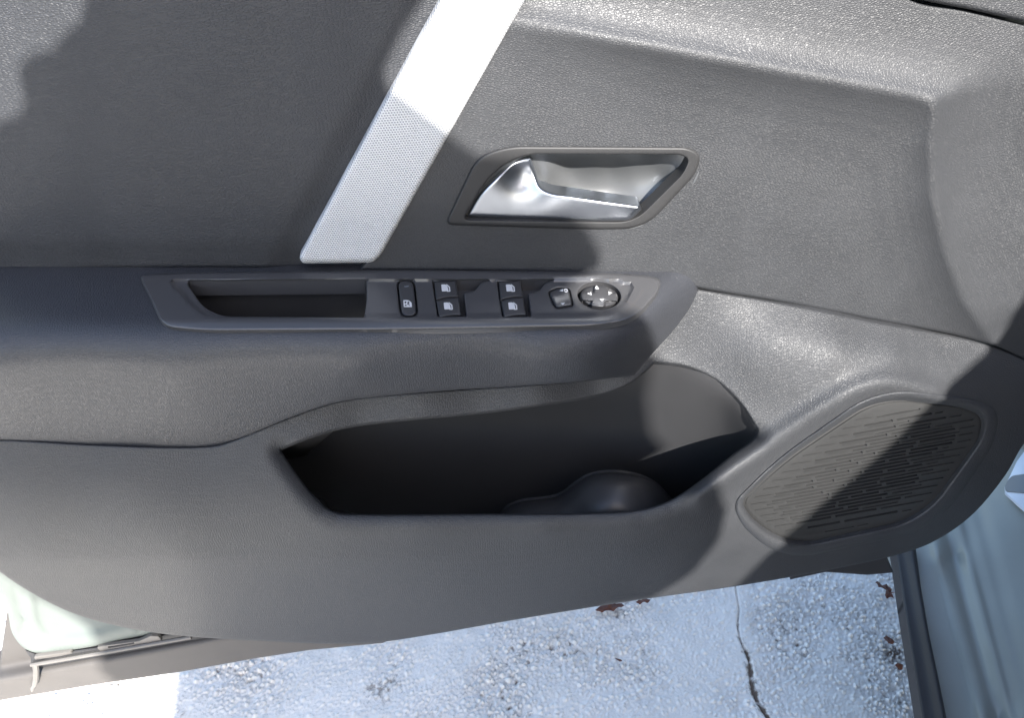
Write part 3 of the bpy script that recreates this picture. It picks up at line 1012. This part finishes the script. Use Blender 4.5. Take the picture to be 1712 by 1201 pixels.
# ================================================================== CAR BODY beside the hinge
body = thing('parked_car', 'pale blue green car with its door sill and hinge pillar at the right edge', 'car')
zf = tps([(1500, 930, .330), (1580, 1201, .330), (1545, 930, .342), (1620, 1201, .342), (1570, 930, .352), (1650, 1201, .352), (1592, 930, .345), (1668, 1201, .345),
          (1625, 930, .357), (1700, 1201, .357), (1640, 800, .36), (1712, 950, .378), (1712, 800, .40), (1760, 1201, .372), (1800, 700, .42)])
BODY = [(1500, 880), (1526, 930), (1534, 990), (1552, 1080), (1580, 1230), (1830, 1230), (1830, 640), (1700, 700), (1600, 830)]
def z_body(u, v):
    z = zf(u, v)
    x = A(u) - (1545 + (A(v) - 930) * 0.27)      # across the sill
    z = z + .0025 * (sstep(x, 10, 24) - sstep(x, 36, 52)) + .005 * sstep(x, 78, 104)
    z = z + .0005 * np.exp(-((x - 22) / 7) ** 2) - .004 * np.exp(-((x - 46) / 10) ** 2) + .003 * np.exp(-((x - 72) / 9) ** 2) - .0035 * np.exp(-((x - 108) / 18) ** 2)
    return z
patch('sill', fil(BODY, 4), lambda u, v, e: at_z(u, v, z_body(u, v) + e), M['body_paint'], body, res=4, edge=round_edge(5, .003, 3), back=(0, 0, -.06))
STRP = [(1495, 910), (1530, 910), (1540, 985), (1553, 1060), (1570, 1140), (1588, 1230), (1545, 1230), (1524, 1100), (1508, 1000)]
patch('sill_seal', fil(STRP, 3), lambda u, v, e: at_z(u, v, .343 + .010 * sstep(u - (1498 + (v - 910) * .19), 4, 26) + e), M['rubber'], body, res=6, edge=round_edge(7, .005, 4), back=(0, 0, -.02))
STK = fil([(1722, 742), (1700, 772), (1681, 812, 4), (1681, 824, 3), (1700, 842), (1730, 868), (1730, 742)], 2)
stk = patch('sticker', STK, lambda u, v, e: at_z(u, v, z_body(u, v) + .010 + e), M['label'], body, res=6, back=(0, 0, -.003))
patch('sticker_print', fil([(1730, 790), (1706, 794), (1690, 796, 8), (1680, 812, 6), (1682, 822, 4), (1730, 826)], 3), lambda u, v, e: at_z(u, v, z_body(u, v) + .0112 + e), M['labelgrey'], stk, res=6, back=(0, 0, -.001))

# unseen sheet added behind the camera, cut to cast the door's shadow edges
def S(u, v, d=None, z=None, k=None):
    if z is not None:
        return at_z([u], [v], [z])[0]
    if k == 'arm':
        return arm_plane([u], [v], 0.003)[0]
    f = {'pad': d_pad, 'up': d_upper, 'low': d_low, 'bw': bw, 'sh': d_sh, 'cl': cl}.get(k)
    dd = d if f is None else float(f(A([u]), A([v]))[0])
    return at_depth([u], [v], [dd])[0]
EDGE = [(760, -160, 'pad'), (735, -80, 'pad'), (706, 0, 'pad'), (668, 60, 'pad'), (640, 118, 'pad'), (652, 158, 'pad'), (700, 195, 'pad'), (756, 238, 'pad'), (800, 262, 'up'), (872, 268, 'up'),
        (893, 300, 'up'), (935, 345, 'up'), (985, 385, 'up'), (1003, 420, 'up'), (1003, 446, 'up'), (962, 470, 'arm'), (948, 490, 'arm'), (975, 510, 'arm'), (1040, 516, 'arm'), (1085, 526, 'arm'),
        (1093, 612, 'bw'), (1080, 665, 'bw'), (1088, 722, 'bw'), (1112, 752, 'bw'), (1195, 805, 'low'), (1215, 850, 'low'), (1203, 900, 'low'), (1155, 960, 'low'), (1085, 1003, 'low'), (1000, 1016, 'low')]
EDGE2 = [(1225, 986, 'low'), (1280, 930, 'low'), (1400, 828, 'low'), (1540, 698, 'low'), (1590, 640, 'low'), (1662, 577, 'low'), (1690, 530, 'up'), (1730, 470, 'up'), (1800, 380, 'up')]
P1 = [S(u, v, k=k) for u, v, k in EDGE]
P1 += [S(985, 1060, d=.06), S(1100, 1060, d=.06)]
P1 += [S(u, v, k=k) for u, v, k in EDGE2]
P1 += [S(2000, 380, d=.02), S(2300, 700, d=.02), A((1.3, -.3, 0)), A((1.2, -1.5, 0)), A((.15, -1.5, 0)), S(240, 1500, z=0), S(282, 1201, z=0), S(292, 1128, z=0), S(165, 1120, k='cl'), S(166, 1083, k='sh'), S(150, 1052, k='sh'), S(60, 1000, k='sh'), S(-20, 940, k='sh'),
       S(-200, 800, d=.08), S(-260, 300, d=.016), S(-60, 212, d=.016), S(-5, 204, d=.016), S(30, 192, d=.016), S(44, 172, d=.016), S(36, 140, d=.016), S(32, 112, d=.016), S(52, 92, d=.016), S(92, 82, d=.016), S(104, 62, d=.016), S(138, 34, d=.016), S(142, 5, d=.016), S(165, -40, d=.016), S(160, -160, d=.016)]
ZR = 1.62
pr = np.array([p + SUN * ((ZR - p[2]) / SUN[2]) for p in P1])
SHEET = pr
sheet2 = pr[:, :2]
r = delaunay_2d_cdt([Vector(q) for q in sheet2], [(i, (i + 1) % len(sheet2)) for i in range(len(sheet2))], [], 0, 1e-7)
vv = np.array([[q.x, q.y] for q in r[0]])
tr = np.array(r[2])
tr = tr[inside(vv[tr].mean(1), sheet2)]
vs = [(x, y, ZR) for x, y in vv] + [tuple(A((x, y, ZR)) + SUN * .05) for x, y in vv]
n = len(vv)
fs = [tuple(t) for t in tr] + [tuple(t[::-1] + n) for t in tr]
ed = {}
for t in tr:
    for i in range(3):
        ed[(t[i], t[(i + 1) % 3])] = 1
for (i, j) in ed:
    if (j, i) not in ed:
        fs.append((j, i, i + n, j + n))
link('roof', vs, fs, M['headliner'], body, False)

# unseen car dashboard end and front seat, added to darken the door's right
def blob(name, cx, cy, cz, sx, sy, sz, m, parent, r=.08):
    bm = bmesh.new()
    bmesh.ops.create_cube(bm, size=1)
    for v_ in bm.verts:
        v_.co = Vector((v_.co.x * sx, v_.co.y * sy, v_.co.z * sz))
    bmesh.ops.bevel(bm, geom=bm.edges[:], offset=r, segments=5, profile=.5, affect='EDGES')
    me = bpy.data.meshes.new(name)
    bm.to_mesh(me)
    bm.free()
    me.polygons.foreach_set('use_smooth', [True] * len(me.polygons))
    me.materials.append(m)
    o = bpy.data.objects.new(name, me)
    C.objects.link(o)
    o.location = (cx, cy, cz)
    o.parent = parent
    return o
blob('dashboard', .98, -.22, .66, .66, .60, .46, M['bezel'], body)
seat = blob('front_seat', .74, -1.02, .42, .84, .62, .50, M['pad'], body)
blob('backrest', .06, -.36, .44, .62, .20, .66, M['pad'], seat)
blob('kick_panel', .79, -.51, .865, .14, .98, .97, M['bezel'], body, .05)  # oversized unseen wall, added to keep light off the lower right
blob('hinge_pillar', .86, .16, .80, .24, .28, .90, M['body_paint'], body, .04)
blob('door_core', -.15, .085, .80, 1.30, .09, .56, M['paint'], door, .03)
blob('cabin_roof', 1.35, -.95, 1.50, 1.15, 1.7, .06, M['headliner'], body, .028)
blob('cabin_floor', 1.1, -.7, .24, 1.0, 1.8, .10, M['clad'], body, .03)

# ================================================================== GROUND
GX0, GX1, GY0, GY1, GS = -0.84, 0.74, -0.05, 0.36, 0.0018
xs = np.arange(GX0, GX1, GS)
ys = np.arange(GY0, GY1, GS)
crack = crv([(1228, 930), (1231, 985), (1236, 1020), (1234, 1045), (1240, 1075), (1252, 1100), (1256, 1125), (1259, 1150), (1270, 1178), (1290, 1205), (1330, 1250)], 6, False)
crack_w = at_z(crack[:, 0], crack[:, 1], np.zeros(len(crack)))[:, :2]
X, Y = np.meshgrid(xs, ys)
q = np.c_[X.ravel(), Y.ravel()]
dc = seg_dist(q, crack_w, False)
prj = lambda w: np.c_[W / 2 + FPX * ((w - CAM) @ rt) / ((w - CAM) @ fw), H / 2 - FPX * ((w - CAM) @ up) / ((w - CAM) @ fw)]
stain = [at_z([u], [v], [0])[0][:2].tolist() + [r_, s] for u, v, r_, s in ((1495, 1090, .03, .55), (1505, 1060, .02, .4), (640, 1165, .045, .28), (620, 1150, .03, .2), (655, 1130, .03, .2), (1350, 1090, .02, .28), (1040, 1025, .03, .3), (870, 1090, .03, .22), (300, 1190, .05, .2), (1420, 1095, .03, .22), (760, 1085, .03, .22))]
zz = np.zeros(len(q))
dirt_shade = np.zeros(len(q))
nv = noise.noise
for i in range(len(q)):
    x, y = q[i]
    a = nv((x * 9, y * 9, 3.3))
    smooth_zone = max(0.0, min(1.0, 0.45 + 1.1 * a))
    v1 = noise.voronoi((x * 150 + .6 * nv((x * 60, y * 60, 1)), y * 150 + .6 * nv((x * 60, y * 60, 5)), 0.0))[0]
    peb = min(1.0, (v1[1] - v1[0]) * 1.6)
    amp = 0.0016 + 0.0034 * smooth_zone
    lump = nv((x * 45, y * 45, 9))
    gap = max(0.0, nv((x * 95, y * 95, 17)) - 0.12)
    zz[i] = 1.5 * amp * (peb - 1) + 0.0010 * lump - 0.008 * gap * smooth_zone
    dirt_shade[i] = (0.8 * gap + 0.45 * max(0, .5 - peb)) * smooth_zone * (1 if peb < .6 else .3)  # pits and pebble gaps darkened in colour to deepen their shade
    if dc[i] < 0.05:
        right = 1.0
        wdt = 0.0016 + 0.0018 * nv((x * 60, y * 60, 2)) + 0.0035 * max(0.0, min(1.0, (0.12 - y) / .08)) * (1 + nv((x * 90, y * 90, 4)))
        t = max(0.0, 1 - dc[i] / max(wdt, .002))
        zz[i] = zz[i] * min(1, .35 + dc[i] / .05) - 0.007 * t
        dirt_shade[i] += 0.32 * t + 0.5 * max(0.0, 1 - dc[i] / .014) * max(0.0, min(1.0, (0.15 - y) / .06)) * (0.8 + nv((x * 120, y * 120, 6)))
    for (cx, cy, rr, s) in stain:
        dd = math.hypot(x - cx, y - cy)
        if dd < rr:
            dirt_shade[i] += s * (1 - dd / rr) * (1.2 if peb < .5 else .6)
nx, ny = len(xs), len(ys)
idx = np.arange(nx * ny).reshape(ny, nx)
f = np.c_[idx[:-1, :-1].ravel(), idx[:-1, 1:].ravel(), idx[1:, 1:].ravel(), idx[1:, :-1].ravel()]
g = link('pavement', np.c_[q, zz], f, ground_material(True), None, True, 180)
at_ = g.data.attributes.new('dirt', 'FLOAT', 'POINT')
at_.data.foreach_set('value', np.clip(dirt_shade, 0, 1.2).astype(np.float32))
g['kind'] = 'structure'
g['label'] = 'rough white painted asphalt with a long crack'
gm = link('ground', [(-60, -60, -.016), (60, -60, -.016), (60, 60, -.016), (-60, 60, -.016)], [(0, 1, 2, 3)], ground_material(False), None, False)
gm['kind'] = 'structure'
gm['label'] = 'white painted asphalt around the car'

# ================================================================== DEAD LEAVES
def leaf(u, v, pts, label, lift=.006, sc=.001, seed=0, group='dead leaves on the painted asphalt', name='dead_leaf', curl=.004):
    c = at_z([u], [v], [.003])[0]
    rg = random.Random(seed)
    l = A(pts) * sc
    l = resample(l, .0022)
    vs = [(0, 0, 0)]
    cen = l.mean(0)
    rings = 4
    vs, fs = [], []
    k = len(l)
    for s in np.linspace(1, 0.12, rings):
        for p in l:
            w = cen + (p - cen) * s
            z = curl * (nv((w[0] * 140, w[1] * 140, seed)) + 0.6) + lift * .4
            vs.append((w[0], -w[1], z))
    for rr in range(rings - 1):
        for i in range(k):
            fs.append((rr * k + i, rr * k + (i + 1) % k, (rr + 1) * k + (i + 1) % k, (rr + 1) * k + i))
    fs.append(tuple((rings - 1) * k + i for i in range(k)))
    n0 = len(vs)
    o = link(name, vs, fs, M['leaf'], None)
    sd = o.modifiers.new('thickness', 'SOLIDIFY')
    sd.thickness = .0006
    o.location = c
    o['label'] = label
    o['category'] = 'leaf'
    o['group'] = group
    return o
leaf(1480, 990, [(-14, -14), (-8, -16), (-4, -8), (4, -10), (6, -4), (10, -2), (7, 4), (12, 10), (4, 9), (6, 17), (-2, 15), (-8, 18), (-9, 12), (-3, 8), (-2, 2), (-8, -3), (-12, -6)],
     'torn red brown dead leaf on white asphalt beside the car sill', seed=1, curl=.008)
leaf(1020, 1018, [(-26, 4), (-16, -3), (-4, -5), (8, -6), (20, -5), (24, 0), (12, 3), (4, 8), (-8, 6), (-16, 9)], 'long brown dead leaf at the door bottom edge, left of the smaller one', seed=2)
leaf(1074, 1009, [(-12, 0), (-4, -4), (6, -5), (14, -2), (8, 3), (0, 2), (-6, 5)], 'small brown leaf at the door bottom edge, beside the longer one', seed=3)
leaf(1034, 1106, [(-6, -3), (-1, -2), (4, 0), (5, 3), (1, 4), (-2, 1)], 'tiny dark brown leaf scrap alone on white asphalt', seed=4, curl=.003)
leaf(1486, 1075, [(-8, -6), (-2, -10), (3, -4), (7, 2), (2, 6), (-4, 4)], 'crumbled brown leaf bit in rough asphalt beside the sill', seed=5)
leaf(1502, 1118, [(-6, -3), (0, -6), (6, -2), (4, 4), (-3, 5)], 'crumbled brown leaf bit lowest beside the sill', seed=6)
